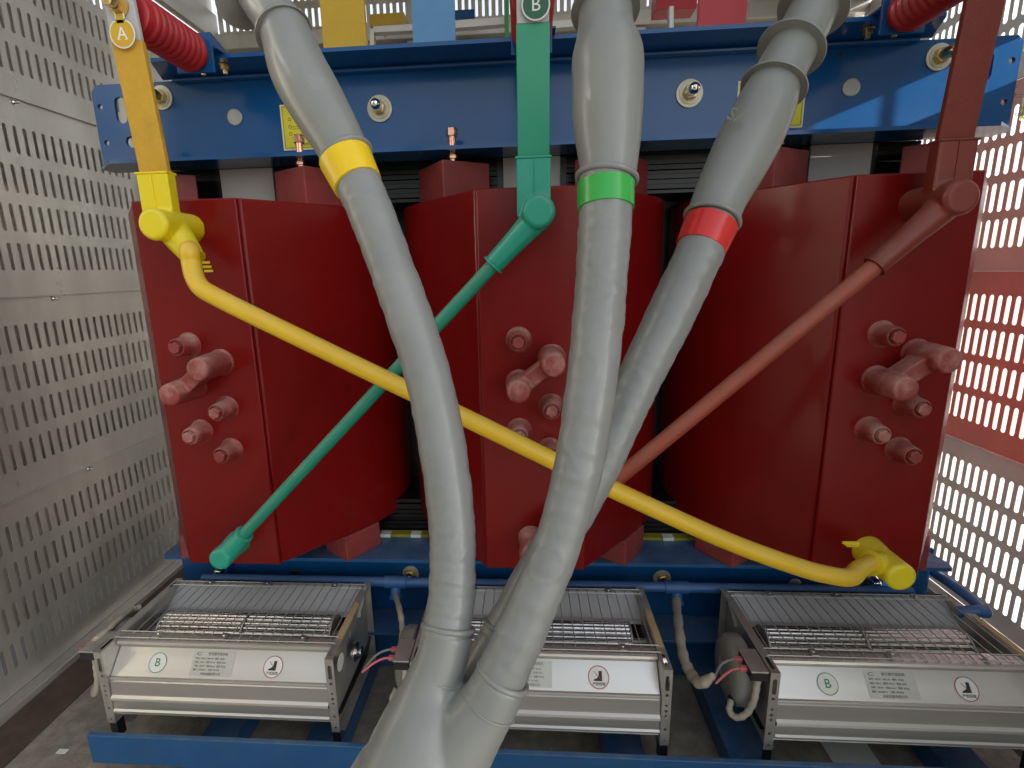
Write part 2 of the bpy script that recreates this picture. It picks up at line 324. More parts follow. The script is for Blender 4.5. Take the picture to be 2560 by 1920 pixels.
bs=MB().box((-1.699,-1.5,FZ+.001),(-1.55,3.12,FZ+.006)).build('base_channel',RUST,None,0,None); tag(bs,'rusty brown steel strip along the floor at the foot of the grey wall','base strip')
bs=MB().box((1.55,-1.5,FZ+.001),(1.699,3.12,FZ+.006)).build('base_channel',RUST,None,0,None); tag(bs,'rusty brown steel strip along the floor at the foot of the sunlit wall','base strip')

# ---------------------------------------------------------------- transformer coils
XC=(-.878,.018,.913); YC=1.85; RC=.425
def hull(pts):
    pts=sorted(set(pts)); 
    def half(ps):
        o=[]
        for p in ps:
            while len(o)>1 and (o[-1][0]-o[-2][0])*(p[1]-o[-2][1])-(o[-1][1]-o[-2][1])*(p[0]-o[-2][0])<=0: o.pop()
            o.append(p)
        return o[:-1]
    return half(pts)+half(pts[::-1])
TAPS=[(-.040,-.179),(.043,-.357),(-.041,-.424),(.040,-.479)]
BIG=[(.045,-.228),(-.040,-.294)]
coil_lab=['dark red resin coil under the yellow bar, left of the grey cables','red resin coil in the middle under the green bar','dark red resin coil on the right under the brown red bar']
def make_coil():
    x=XC[0]; c=empty('coil',(x,YC,-.84),coil_lab[0],'transformer coil','resin coils in a row')
    o=Vector((x,YC,0))
    pts=hull([(round(RC*math.cos(2*math.pi*k/96),5),round(RC*math.sin(2*math.pi*k/96),5)) for k in range(96)]+[(-.146,-.488),(.146,-.488)])
    MB().prism(pts,X_,Y_,Z_,o,-.84,.196).build('winding',COIL,c,.004,25)
    MB().box((x-.141,1.350,-.8398),(x+.141,1.365,.1958)).build('front_panel',COIL,c,.004,25)
    for dx,z in TAPS:
        b=MB().lathe((x+dx,1.351,z),(0,-1,0),[(0,.035),(.004,.0315),(.014,.028),(.03,.0255),(.052,.0235),(.056,.0215),(.0561,.0195),(.050,.0185)],28).build('tap_stud',COILD,c,0,40)
        MB().lathe((x+dx,1.300,z),(0,-1,0),[(0,.0162),(.013,.0162),(.0145,.0145)],6,.3).build('hex_head',COILD,b,.0007,20)
    mb=MB()
    for dx,z in BIG: mb.lathe((x+dx,1.352,z),(0,-1,0),[(0,.037),(.008,.037),(.0085,.0335),(.06,.0325),(.1,.030),(.112,.028),(.114,.022)],28)
    a=Vector((x+BIG[0][0],1.30,BIG[0][1])); b=Vector((x+BIG[1][0],1.30,BIG[1][1])); d=(b-a).normalized()
    mb.obox((a+b)/2,d,Y_,d.cross(Y_),(.05,.028,.020)); blob('tap_link',mb,COILD,c,.0026,2)
    for sx in (-1,1):
        MB().box((x+sx*.235-.075,1.655-.09,.196),(x+sx*.235+.075,1.655+.09,.303),rot=R(33*-sx)).build('top_block',BLOCK,c,.003,None)
        MB().box((x+sx*.275-.06,1.60-.07,-.9245),(x+sx*.275+.06,1.60+.07,-.84),rot=R(35*-sx)).build('bottom_block',BLOCK,c,.003,None)
    # light grey board standing between the winding top and the beam
    MB().box((x-.086,1.69,.19),(x+.086,1.70,.33)).build('grey_board',WHITEP,c,.001,None)
    MB().box((x-.107,1.703,.10),(x+.107,1.75,.33)).build('core_limb',BLACK,c,.001,None)
    return c
coil=make_coil()
coils=[coil]
for i in (1,2):
    c=copy_tree(coil); c.location.x=XC[i]; c['label']=coil_lab[i]; coils.append(c)
# ---------------------------------------------------------------- core yokes
def yoke(z0,z1,label,strip_=False):
    k=empty('core_yoke',(0,1.8,z0),label,'iron core')
    mb=MB(); n=int((z1-z0)/.014)
    for i in range(n):
        zz=z0+i*.014; d=.004*((i*7)%3); mb.box((-1.15,1.712+d,zz),(1.15,2.0,zz+.0125 if i%4 else zz+.009))
    mb.build('lamination_stack',LAM,k,0,None)
    if strip_:
        mb=MB()
        MB().box((-1.12,1.675,-.9245),(1.12,1.708,-.914)).build('yellow_strip',DULLY,k,0,None)
        for i in range(20):
            xx=-1.08+i*.11
            if abs(abs(xx+.012)-.44)<.16: MB().box((xx,1.672,-.9243),(xx+.036,1.70,-.9125)).build('white_pad',PALE,k,0,None)
    return k
yoke(.215,.60,'black laminated iron core showing between the blue beam and the coil tops')
yoke(-1.16,-.79,'black laminated iron core showing below the coils above the lower blue beam',True)

for xm,lb in ((-.43,'left'),(.4655,'right')):
    o=MB().box((xm-.16,1.93,-.80),(xm+.16,1.94,.22)).build('barrier_board',BLACK,None,.001,None); tag(o,'black board filling the narrow gap '+('between the left and middle coils' if lb=='left' else 'between the middle and right coils'),'barrier board')
# ---------------------------------------------------------------- upper beam
UB=empty('upper_clamp_beam',(0,1.665,.45),'long glossy blue steel channel beam running across above the red coils','steel beam')
fr=(Vector((0,1.670,0)),X_,Z_,Vector((0,-1,0)))
holes=[]
for s in (-1,1):
    o=.006
    holes+= [circ(o+s*1.310,.519,.0085),circ(o+s*1.308,.416,.0085),stad(o+s*1.245,.507,.036,.076),circ(o+s*1.228,.416,.017)]
out=[(-1.325,.336),(1.337,.336),(1.337,.565),(1.322,.580),(-1.305,.580),(-1.325,.562)]
plate('web',out,holes,fr,.010,BLUE,UB,.0015)
FRZ=(Vector((0,0,.3315)),X_,Y_,Z_)
plate('lower_flange',[(-1.20,1.530),(1.21,1.530),(1.29,1.6),(1.29,1.664),(-1.29,1.664),(-1.28,1.6)],[],FRZ,.010,BLUE,UB,.0015)
plate('upper_flange',[(-1.03,1.530),(1.04,1.530),(1.10,1.664),(-1.09,1.664)],[],(Vector((0,0,.588)),X_,Y_,Z_),.010,BLUE,UB,.0015)
MB().box((-1.05,1.640,.570),(1.06,1.6645,.582)).build('weld_fillet',BLUE,UB,.006,None)
def stud(parent,x,z,y=1.664,wr=.037,washer=WASH,L=.056,tip=CHROME):
    s=MB().lathe((x,y,z),(0,-1,0),[(0,wr),(.004,wr),(.0045,wr*.8),(.007,wr*.78)],32).build('washer',washer,parent,0,30)
    MB().lathe((x,y-.007,z),(0,-1,0),[(0,.0205),(.014,.0205),(.0155,.018)],6,.2).build('nut',BRASS,s,.0008,20)
    mb=MB().lathe((x,y-.02,z),(0,-1,0),[(0,.0150),(L-.030,.0150),(L-.024,.0143),(L-.018,.0115),(L-.0145,.007),(L-.013,.001)],24); mb.build('stud_end',tip,s,0,40)
for i,x in enumerate((-.430,.466)):
    stud(UB,x,.475)
for x in (-1.10,1.125): stud(UB,x,.535,wr=.034,tip=BRASS,L=.06)
for x,z in ((-.878,.471),(.905,.470),(.02,.471)): MB().lathe((x,1.664,z),(0,-1,0),[(0,.0235),(.003,.0235),(.0045,.021)],32).build('round_cap',CAPG,UB,0,30)
MB().lathe((.87,1.664,.553),(0,-1,0),[(0,.006),(.003,.006)],16).build('small_screw',CHROME,UB,0,30)
# jacking bolts through the lower flange
for i,c in enumerate(coils):
    for s in (-1,1):
        x=XC[i]+s*.225
        if (i,s)==(1,1) : pass
        b=empty('jacking_bolt',(x,1.585,.305),('copper bolt through the beam flange, '+('left','right')[s>0]+' side of the '+('left','middle','right')[i]+' coil'),'bolt','jacking bolts on the beam')
        MB().cyl((x,1.585,.303),(x,1.585,.372),.0100,n=16).build('shank',COPPER,b,0,30)
        MB().lathe((x,1.585,.372),Z_,[(0,.0165),(.020,.0165),(.022,.0140)],6,.2).build('head',COPPER,b,.0008,20)
        MB().lathe((x,1.585,.3115),Z_,[(0,.0170),(.0115,.0170)],6,.4).build('nut',COPPER,b,.001,20)
# yellow stickers with the tapping diagram
def sticker(x,z,y,label,w_=.185,h_=.128):
    s=empty('yellow_sticker',(x,y,z),label,'sticker','yellow diagram stickers on the beam')
    MB().box((x-w_/2,y-.0008,z-h_/2),(x+w_/2,y,z+h_/2)).build('backing',WHITE,s,0,None)
    MB().box((x-w_/2+.003,y-.0012,z-h_/2+.003),(x+w_/2-.003,y-.0007,z+h_/2-.003)).build('print',STIK,s,0,None)
    yy=y-.0016; mb=MB()
    for a,b,c,d in ((-w_/2+.006,-h_/2+.006,w_/2-.006,-h_/2+.0072),(-w_/2+.006,h_/2-.0072,w_/2-.006,h_/2-.006),(-w_/2+.006,-h_/2+.006,-w_/2+.0072,h_/2-.006),(w_/2-.0072,-h_/2+.006,w_/2-.006,h_/2-.006)):
        mb.box((x+a,yy,z+b),(x+c,yy+.0003,z+d))
    x-=.032
    for cx in (-.034,.002):
        for cz,o in ((.022,0),(.002,-.004),(-.018,-.004)):
            p=[(q[0],q[1]) for q in circ(0,0,.0048,14)]; pi=[(q[0]*.72,q[1]*.72) for q in p]
            for k in range(14):
                k2=(k+1)%14; mb.add([(x+cx+p[k][0],yy,z+cz+o*(cx>0)+p[k][1]),(x+cx+p[k2][0],yy,z+cz+o*(cx>0)+p[k2][1]),(x+cx+pi[k2][0],yy,z+cz+o*(cx>0)+pi[k2][1]),(x+cx+pi[k][0],yy,z+cz+o*(cx>0)+pi[k][1])],[(0,1,2,3)])
    mb.box((x-.029,yy,z+.001),(x-.003,yy+.0003,z+.002)); mb.box((x-.029,yy,z-.005),(x-.003,yy+.0003,z-.004))
    mb.build('diagram',BLK,s,0,None)
    text('title','分接示意图',.011,(x+.004,yy,z+.051),X_,Z_,BLK,s,.0002)
    text('footer','变压器有限公司',.009,(x+.006,yy,z-.049),X_,Z_,BLK,s,.0002)
    mt=text('mark','Z Y X 2 3 4 5',.007,(x-.01,yy,z-.031),X_,Z_,BLK,s,.0002)
sticker(-.643,.435,1.6645,'yellow diagram sticker on the beam, half hidden by the cable with yellow tape')
sticker(.692,.437,1.6645,'yellow diagram sticker on the beam, behind the cable with red tape')
sticker(1.40,.43,1.664,'yellow sticker at the far right end of the blue beam',w_=.08)

# ---------------------------------------------------------------- lower beam
LB=empty('lower_clamp_beam',(0,1.665,-1.0),'long blue steel beam running across below the red coils, behind the fans','steel beam')
plate('top_flange',[(-1.245,1.53),(1.29,1.53),(1.30,1.56),(1.27,1.72),(-1.24,1.72),(-1.255,1.56)],[circ(-1.215,1.585,.0085),circ(1.235,1.60,.0115,ry=.0115)],(Vector((0,0,-.931)),X_,Y_,Z_),.012,BLUED,LB,.0015)
plate('web',[(-1.285,-1.24),(1.335,-1.24),(1.335,-.9375),(-1.285,-.9375)],[circ(-1.245,-.985,.009),circ(1.300,-.985,.0105)],(Vector((0,1.670,0)),X_,Z_,-Y_),.010,BLUE,LB,.0015)
MB().box((-1.285,1.53,-1.215),(1.335,1.664,-1.205)).build('bottom_flange',BLUED,LB,.0015,None)
MB().box((-1.10,1.625,-1.2045),(-1.088,1.664,-.938)).build('stiffener',BLUE,LB,.001,None)
for x in (-.425,.46): stud(LB,x,-1.06,wr=.030,tip=BRASS,L=.034)
for x,z,m_ in ((-.855,-1.073,DARK),(.905,-1.075,CAPG),(.03,-1.073,CAPG)): MB().lathe((x,1.664,z),(0,-1,0),[(0,.021),(.003,.021),(.0045,.019)],32).build('round_cap',m_,LB,0,30)
for x in (-1.12,1.14): stud(LB,x,-1.04,tip=CHROME,washer=CHROME,wr=.024,L=.05)

# ---------------------------------------------------------------- base frame
def bar(name,a,b,label,cat,m=BLUED,bev=.002):
    o=MB().box(a,b).build(name,m,None,bev,None); return tag(o,label,cat)
br=empty('front_base_rail',(0,1.12,-1.27),'flat blue steel rail along the bottom in front of the fans','base rail')
MB().box((-1.222,1.114,-1.318),(1.33,1.128,-1.226)).build('rail',BLUED,br,.0015,None)
MB().box((-1.222,1.1285,-1.318),(1.33,1.20,-1.309)).build('rail_foot',BLUED,br,.001,None)
bar('rear_base_rail',(-1.25,1.60,-1.395),(1.33,1.66,-1.245),'blue steel rail low behind the fans','base rail')
n_=0
for x in (-.92,-.60,.26,.60,1.16):
    n_+=1
    bar('cross_rail',(x-.055,1.130,-1.395),(x+.055,1.598,-1.325),'blue cross rail on the floor '+['under the left end of the left fan','under the right half of the left fan','under the right half of the middle fan','under the left end of the right fan','under the right end of the right fan'][n_-1],'base rail')
pp=bar('paper_sheet',(.86,1.15,FZ+.002),(.99,1.6,FZ+.004),'pale strip of paper lying on the floor under the right fan','paper',PALE,0)
pp=bar('paper_scrap',(-1.43,1.20,FZ+.008),(-1.40,1.215,FZ+.010),'small white paper scrap on the concrete floor at the left','litter',PALE,0)

# ---------------------------------------------------------------- phase bars, insulators
def disc(p,r,t,m,parent,name,n=40): return MB().lathe(p,(0,-1,0),[(0,r),(t,r)],n).build(name,m,parent,0,30)
def letter_tag(x,y,z,ch,m,label):
    s=empty('phase_tag',(x,y,z),label,'tag')
    out=circ(0,0,.0295,40); neck=[(-.009,.024),(.009,.024),(.009,.05),(-.009,.05)]
    MB().lathe((x,y,z),(0,-1,0),[(0,.0295),(.0012,.0295)],40).box((x-.011,y-.0012,z+.02),(x+.011,y,z+.052)).build('border',WHITE,s,0,None)
    MB().lathe((x,y-.0012,z),(0,-1,0),[(0,.0265),(.0008,.0265)],40).box((x-.008,y-.002,z+.02),(x+.008,y-.0011,z+.051)).build('face',m,s,0,None)
    # serif capital cut from bars
    text('letter',ch,.036,(x,y-.0022,z-.001),X_,Z_,WHITE,s,.0003)
    mb=MB()
    if ch=='A':
        mb.box((x-.0115,y-.0026,z-.0125),(x-.0045,y-.0021,z-.0112)); mb.box((x+.0045,y-.0026,z-.0125),(x+.0115,y-.0021,z-.0112))
    else:
        pass
    if mb.v: mb.build('letter_serif',WHITE,s,0,None)
    return s
def phase_bar(i,m,ms,label,ztop,bare):
    x=XC[i]+(0,.0,-.004)[i]; t=.007
    b=empty('phase_bar',(x,1.25,.1),label,'busbar','vertical phase bars')
    def slab(z0,z1,hw,ht,name,mm):
        y0=1.262-(z0-.25)*.09; y1=1.262-(z1-.25)*.09
        vs=[(x-hw,y0-ht,z0),(x+hw,y0-ht,z0),(x+hw,y0+ht,z0),(x-hw,y0+ht,z0),(x-hw,y1-ht,z1),(x+hw,y1-ht,z1),(x+hw,y1+ht,z1),(x-hw,y1+ht,z1)]
        return MB().add(vs,[(0,3,2,1),(4,5,6,7),(0,1,5,4),(1,2,6,5),(2,3,7,6),(3,0,4,7)]).build(name,mm,b,.002,None)
    slab(.16,ztop,.0355,t,'painted_bar',m)
    if bare: slab(ztop,.72,.034,t-.001,'bare_end',WHITEP)
    else: pass
    return b
bars=[phase_bar(0,YELB,YELS,'mustard yellow flat bar hanging from the tag marked A','%s' and .514,True),
      phase_bar(1,GREB,GRES,'green flat bar hanging from the tag marked B',.502,True),
      phase_bar(2,REDB,REDS,'brown red flat bar on the right, without a tag',.72,False)]
letter_tag(-.878,1.224,.525,'A',TAGY,'round amber tag with white letter A on the yellow bar')
letter_tag(.024,1.224,.531,'B',TAGG,'round dark green tag with white letter B on the green bar')
def insulator(i,label,zc=.580):
    x=XC[i]; s=empty('post_insulator',(x,1.5,zc),label,'insulator','ribbed red post insulators')
    prof=[(0,.030),(.002,.042)]
    for k in range(9):
        a=.022+k*.0215; prof+=[(a-.008,.0425),(a-.003,.046),(a,.0505),(a+.004,.0505),(a+.008,.046),(a+.012,.0425)]
    prof+=[(.222,.0425),(.226,.038),(.2265,.02)]
    MB().lathe((x,1.487,zc),(0,-1,0),prof,40).build('ribbed_body',INS,s,0,50)
    y=1.225
    MB().lathe((x,1.262,zc),(0,-1,0),[(0,.009),(.028,.009)],16).build('stud',BRASS,s,0,30)
    MB().lathe((x,1.226,zc),(0,-1,0),[(0,.021),(.003,.021),(.0031,.018),(.006,.018),(.0061,.0155),(.017,.0155),(.0175,.012),(.022,.012),(.0221,.0145),(.036,.0145),(.038,.012)],6).lathe((x,1.227,zc),(0,-1,0),[(0,.0225),(.003,.0225)],24).build('bolt_head',BRASS,s,0,20)
    # blue angle bracket and its screws on the beam flange
    mb=MB().box((x-.052,1.4875,zc-.045),(x+.052,1.4945,zc+.05)); mb.build('bracket_plate',BLUE,s,.001,None)
    MB().prism([(1.495,zc+.05),(1.62,.5945),(1.495,.5945)],Y_,Z_,X_,(0,0,0),x+.045,x+.052).build('bracket_gusset',BLUE,s,.0008,None)
    MB().box((x-.052,1.495,.5935),(x+.062,1.64,.5995)).build('bracket_foot',BLUE,s,.001,None)
    for dx in (-.03,.035):
        MB().lathe((x+dx,1.575,.5825),-Z_,[(0,.016),(.002,.016),(.0021,.0125),(.013,.0125),(.0131,.007),(.024,.007)],6).build('flange_bolt',BRASS,s,.0006,20)
    MB().lathe((x+.035,1.575,.5996),Z_,[(0,.015),(.009,.015)],6).build('flange_bolt',CHROME,s,.0006,20)
insulator(0,'ribbed red insulator behind the yellow bar, at the tag marked A')
insulator(1,'ribbed red insulator hidden behind the green bar, at the tag marked B')
insulator(2,'ribbed dark red insulator next to the brown red bar')

# ---------------------------------------------------------------- delta tubes and their moulded sleeves
def sleeve_top(i,m,label,d,x0,tipY=1.205,zt=.135,dirv=None,ar=(.033,.027,.0235),bl=.115,ay=1.245):
    """moulded sleeve: flat neck round the bar, knob on the coil terminal, arm towards the tube"""
    s=empty('corner_sleeve',(x0,1.25,zt),label,'insulating sleeve','moulded sleeves on the terminals')
    mb=MB(); xb=XC[i]+(0,0,-.004)[i]; yb=1.262
    mb.add([Vector((xb+sx*.0385,yb+.004*0+sy*.016,z)) for z in (zt-.01,.243) for sx,sy in ((-1,-1),(1,-1),(1,1),(-1,1))],[(0,3,2,1),(4,5,6,7),(0,1,5,4),(1,2,6,5),(2,3,7,6),(3,0,4,7)])
    mb.lathe((x0,1.352,zt-.005),(0,-1,0),[(0,.036),(1.352-tipY-.008,.037),(1.352-tipY,.030)],32)
    a=Vector((x0,ay,zt-.012)); e=a+dirv*bl
    mb.tube([a,a+dirv*bl*.45,e],list(ar),24)
    blob('moulded_body',mb,m,s,.003,5)
    rim=MB().tube([Vector((xb+dx,yb+dy,.2425)) for dx,dy in ((-.039,-.016),(.039,-.016),(.039,.016),(-.039,.016),(-.039,-.016))],.0028,8); rim.build('neck_rim',m,s,0,50)
    MB().lathe(e-dirv*.004,dirv,[(0,.024),(.001,.027),(.005,.027),(.006,.020)],28).build('arm_rim',m,s,0,40)
    MB().box((xb-.0007,1.2438,zt+.03),(xb+.0007,1.2475,.243)).build('mould_seam',m,s,.0004,None)
    return s,e
def sleeve_bottom(i,m,label,x0,z0,dirv,tipY=1.245,bl=.095,r=.03):
    s=empty('corner_sleeve',(x0,1.25,z0),label,'insulating sleeve','moulded sleeves on the terminals')
    mb=MB().lathe((x0,1.353,z0),(0,-1,0),[(0,r+.006),(.02,r+.004),(.05,r+.001),(1.353-tipY-.006,r+.001),(1.353-tipY,r-.004)],32)
    a=Vector((x0,1.275,z0)); e=a+dirv*bl; mb.tube([a,a+dirv*bl*.5,e],[r-.002,r-.004,r-.008],24)
    blob('moulded_body',mb,m,s,.003,5)
    MB().lathe(e-dirv*.004,dirv,[(0,r-.008),(.001,r-.004),(.005,r-.004),(.006,r-.01)],28).build('arm_rim',m,s,0,40)
    return s,e
# green: mid top -> left bottom
zt=.135
gA=Vector((.03,1.245,.112)); gB=Vector((-.852,1.270,-.765)); gd=(gB-gA).normalized()
s,e=sleeve_top(1,GRES,'green moulded sleeve joining the green bar to the green tube',None,.028,zt=.128,dirv=gd,bl=.15)
s2,e2=sleeve_bottom(0,GRES,'green moulded sleeve at the lower left coil terminal, end of the green tube',-.855,-.765,-gd)
o=MB().tube([e-gd*.02+(e2-e)*t for t in (0,.25,.5,.75,1)]+[e2+gd*.02],.0165,24).build('connecting_tube',GRET,None,0,40); tag(o,'thin dusty green tube slanting behind the grey cables down to the left coil','connecting tube')
# red: right top -> mid bottom
rA=Vector((.905,1.245,.112)); rB=Vector((.02,1.275,-.765)); rd=(rB-rA).normalized()
s,e=sleeve_top(2,REDS,'brown red moulded sleeve joining the brown red bar to its tube',None,.905,zt=.128,dirv=rd,bl=.185)
s2,e2=sleeve_bottom(1,COILD,'pale red sleeve at the lower middle coil terminal, half hidden by a grey cable',.005,-.74,-rd)
o=MB().tube([e-rd*.02]+[e+(e2-e)*t for t in (.25,.5,.75)]+[e2+rd*.02],.0195,24).build('connecting_tube',REDT,None,0,40); tag(o,'rust red tube slanting from the right coil top behind the grey cables','connecting tube')
# yellow: left top -> bend -> right bottom
yd=Vector((.85,-.28,-.80)).normalized()
yx=XC[0]+.014
s,e=sleeve_top(0,YELS,'bright yellow moulded sleeve joining the mustard bar to the yellow tube',None,yx,tipY=1.20,zt=.128,dirv=Vector((.62,-.22,-.78)).normalized(),bl=.095,ar=(.038,.034,.0255),ay=1.275)
# cable tie tails
for k in range(3): MB().box((e.x+.018,e.y-.006+.004*k,e.z-.012-.010*k),(e.x+.04,e.y-.003+.004*k,e.z-.006-.010*k)).build('tie_tail',YELS,s,.001,None)
yb,e2=sleeve_bottom(2,YELS,'bright yellow moulded sleeve at the lower right coil terminal with a tie',XC[2],-.765,(atY(2150,1404,1.245)-Vector((XC[2],1.275,-.765))).normalized(),tipY=1.215,bl=.055,r=.035)
for k in range(3): MB().box((e2.x-.062+.006*k,e2.y+.02,e2.z+.040-.004*k),(e2.x-.020,e2.y+.024,e2.z+.047-.006*k)).build('tie_tail',YELS,yb,.001,None)
Y1=[(474,625,1.19),(478,655,1.185),(486,690,1.175),(503,719,1.165),(540,742,1.16),(640,792,1.158),(900,918,1.155),(1200,1062,1.155),(1500,1208,1.16),(1800,1345,1.165),(1995,1417,1.17),(2090,1441,1.175),(2128,1442,1.19),(2146,1425,1.215)]
P=[atY(*q) for q in Y1]; P=[e+ (e-P[0])*.0 - Vector((.62,-.05,-.78))*.02]+P+[e2]
path=spline([tuple(p) for p in P],6)
o=MB().tube(path,.0212,28).build('connecting_tube',YELT,None,0,60); tag(o,'thick bright yellow bent tube crossing the whole transformer behind the grey cables','connecting tube')

# ---------------------------------------------------------------- grey cable termination
CB=empty('cable_termination',tuple(atD(1080,1850,.60)),'grey three legged cable breakout with its three thick grey legs in front of the coils','cable')
PXF=F
def leg(name,pts,mtl,wob=.010):
    """pts: (px,py,depth,width_px)"""
    q=spline([(a,b,c,w_*c/F/2) for a,b,c,w_ in pts],12) if False else None
    P=[];W=[]
    raw=[]
    for a,b,c,w_ in pts: raw.append((*atD(a,b,c),w_*c/F/2))
    V=[Vector(r) for r in raw]
    V=[V[0]*2-V[1]]+V+[V[-1]*2-V[-2]]; out=[]
    for i in range(1,len(V)-2):
        for k in range(26):
            t=k/26; a,b,c,d=V[i-1],V[i],V[i+1],V[i+2]
            out.append(.5*((2*b)+(c-a)*t+(2*a-5*b+4*c-d)*t*t+(3*b-a-3*c+d)*t**3))
    out.append(V[-2])
    rng=random.Random(len(pts)*3+int(pts[0][0]))
    ph=[rng.random()*6 for _ in range(6)]
    rad=[v[3]*(1+wob*math.sin(i*.37+ph[0])+wob*.7*math.sin(i*.83+ph[1])) for i,v in enumerate(out)]
    mb=MB().tube([Vector(v[:3]) for v in out],rad,64); nz=mnoise.noise; sd=rng.random()*50
    for i,v in enumerate(out):
        c_=Vector(v[:3])
        for k in range(64):
            q=mb.v[i*64+k]; dv=(q-c_); u_=dv.normalized(); p1=Vector((q.x*9+sd,q.y*9,q.z*16)); p2=q*34+Vector((sd,0,0))
            h=.0011*nz(p1)+.0010*max(0,1-abs(nz(p2*.8))*5)**2*(.5+nz(p1*1.7))+.0003*nz(p2)
            sp_=(i*.011+k/64+.15*nz(p1))%1.0; h+=.0008*math.exp(-((sp_-.5)/.035)**2)*max(0,.35+nz(p1*.8+Vector((9,0,0))))*(1.6 if 't' in name else 1)
            mb.v[i*64+k]=q+u_*h
    return mb.build(name,mtl,CB,0,60), out
c1=[(856,400,.725,112),(893,455,.715,113),(935,550,.70,113),(981,675,.685,113),(1034,823,.675,115),(1081,986,.665,116),(1110,1149,.655,117),(1128,1295,.645,115),(1132,1400,.635,114),(1128,1500,.625,116),(1114,1590,.615,119),(1100,1690,.61,108)]
c2=[(1516,430,.625,134),(1512,570,.62,130),(1505,675,.615,129),(1497,783,.61,127),(1480,945,.60,124),(1457,1108,.595,121),(1431,1230,.59,119),(1386,1379,.585,117),(1322,1535,.58,120),(1260,1670,.578,125),(1198,1790,.575,126)]
c3=[(1785,545,.735,114),(1765,590,.73,114),(1745,640,.725,114),(1678,783,.72,116),(1611,921,.715,110),(1560,1030,.71,104),(1505,1150,.705,104),(1448,1260,.70,102),(1350,1415,.69,100),(1266,1560,.68,96),(1184,1700,.665,94),(1110,1790,.65,92)]
L1,_=leg('cable_leg',c1,GREY); L2,_=leg('cable_leg',c2,GREY); L3,_=leg('cable_leg',c3,GREY)
L1['label']='grey leg with yellow tape'; L2['label']='grey leg with green tape'; L3['label']='grey leg with red tape'
# coloured tape bands
def band(leg_pts,i0,t0,t1,m,lab,extra=1.05):
    a=Vector(leg_pts[0][:2]); 
    A=atD(*t0[:3]); B=atD(*t1[:3]); n=6; P=[A+(B-A)*k/n for k in range(n+1)]
    ra=t0[3]*t0[2]/F/2; rb=t1[3]*t1[2]/F/2
    o=MB().tube(P,[ra+(rb-ra)*k/n+.0010 for k in range(n+1)],40).build('phase_tape',m,CB,.0004,40); o['label']=lab
band(c1,0,(864,397,.724,130),(895,462,.714,119),TAPEY,'yellow tape'); band(c2,0,(1514,462,.624,138),(1514,524,.622,135),TAPEG,'green tape'); band(c3,0,(1777,560,.733,127),(1751,621,.727,118),TAPER,'red tape')
# breakout body with three fingers
def capsule(mb,pts,n=32):
    P=[atD(a,b,c) for a,b,c,_ in pts]; W=[w_*c/F/2 for a,b,c,w_ in pts]
    sp=spline([(*p,w_) for p,w_ in zip(P,W)],5); mb.tube([Vector(v[:3]) for v in sp],[v[3] for v in sp],n)
mb=MB()
capsule(mb,[(1120,1575,.618,129),(1104,1650,.612,132),(1080,1715,.607,146),(1066,1790,.60,212),(1056,1860,.595,262),(1040,1940,.59,298),(985,2030,.585,300),(930,2130,.58,290)])
capsule(mb,[(1256,1692,.5775,134),(1226,1750,.577,142),(1182,1812,.58,165),(1140,1872,.585,190)])
capsule(mb,[(1243,1600,.675,98),(1198,1680,.663,104),(1150,1760,.645,125),(1110,1840,.61,180)])
blob('breakout_boot',mb,GREYB,CB,.003,5)
def ring(p,ax,r,t,m,name='rolled_rim',n=48):
    a=ax.normalized(); u=a.orthogonal().normalized(); v=a.cross(u); P=[p+(u*math.cos(2*math.pi*k/n)+v*math.sin(2*math.pi*k/n))*r for k in range(n)]
    mb=MB(); k8=10; vs=[];fs=[]
    for k in range(n):
        d=(P[k]-p).normalized()
        for j in range(k8):
            th=2*math.pi*j/k8; vs.append(P[k]+d*math.cos(th)*t+a*math.sin(th)*t)
    for k in range(n):
        for j in range(k8): fs.append((k*k8+j,((k+1)%n)*k8+j,((k+1)%n)*k8+(j+1)%k8,k*k8+(j+1)%k8))
    return mb.add(vs,fs).build(name,m,CB,0,60)
ring(atD(1121,1568,.618),atD(1128,1500,.625)-atD(1115,1590,.615),123*.618/F/2,.0036,GREYB)
ring(atD(1257,1690,.578),atD(1325,1535,.58)-atD(1262,1670,.578),128*.578/F/2,.0036,GREYB)
ring(atD(1255,1580,.677),atD(1275,1560,.68)-atD(1190,1700,.665),98*.677/F/2,.003,GREYB)
ring(atD(1097,1686,.61),atD(1105,1650,.612)-atD(1080,1715,.607),131*.61/F/2,.0016,GREYB,'mould_line')
ring(atD(1222,1758,.577),atD(1258,1692,.577)-atD(1228,1750,.577),142*.577/F/2,.0016,GREYB,'mould_line')
# stress boots with rain sheds
def boot(pts,sheds,lab):
    P=[atD(a,b,c) for a,b,c,_ in pts]; W=[w_*c/F/2 for a,b,c,w_ in pts]
    sp=spline([(*p,w_) for p,w_ in zip(P,W)],8)
    b=MB().tube([Vector(v[:3]) for v in sp],[v[3] for v in sp],48).build('stress_boot',GREYB,CB,0,60); b['label']=lab
    e=sp[-1]; ax=Vector(sp[-1][:3])-Vector(sp[-4][:3])
    rr=ring(Vector(e[:3]),ax,e[3]+.0012,.0038,GREYB)
    for (a,bb,c,w_,nx) in sheds:
        p=atD(a,bb,c); r=w_*c/F/2; k=min(range(len(sp)),key=lambda i:(Vector(sp[i][:3])-p).length); d=(Vector(sp[min(k+1,len(sp)-1)][:3])-Vector(sp[max(k-1,0)][:3])).normalized()
        ri=sp[k][3]
        MB().lathe(p-d*.006,d,[(0,ri*.98),(.004,ri+.002),(.009,r*.97),(.012,r),(.014,r*.985),(.012,ri+.003),(.013,ri*.98)],56).build('rain_shed',GREYB,CB,0,60)
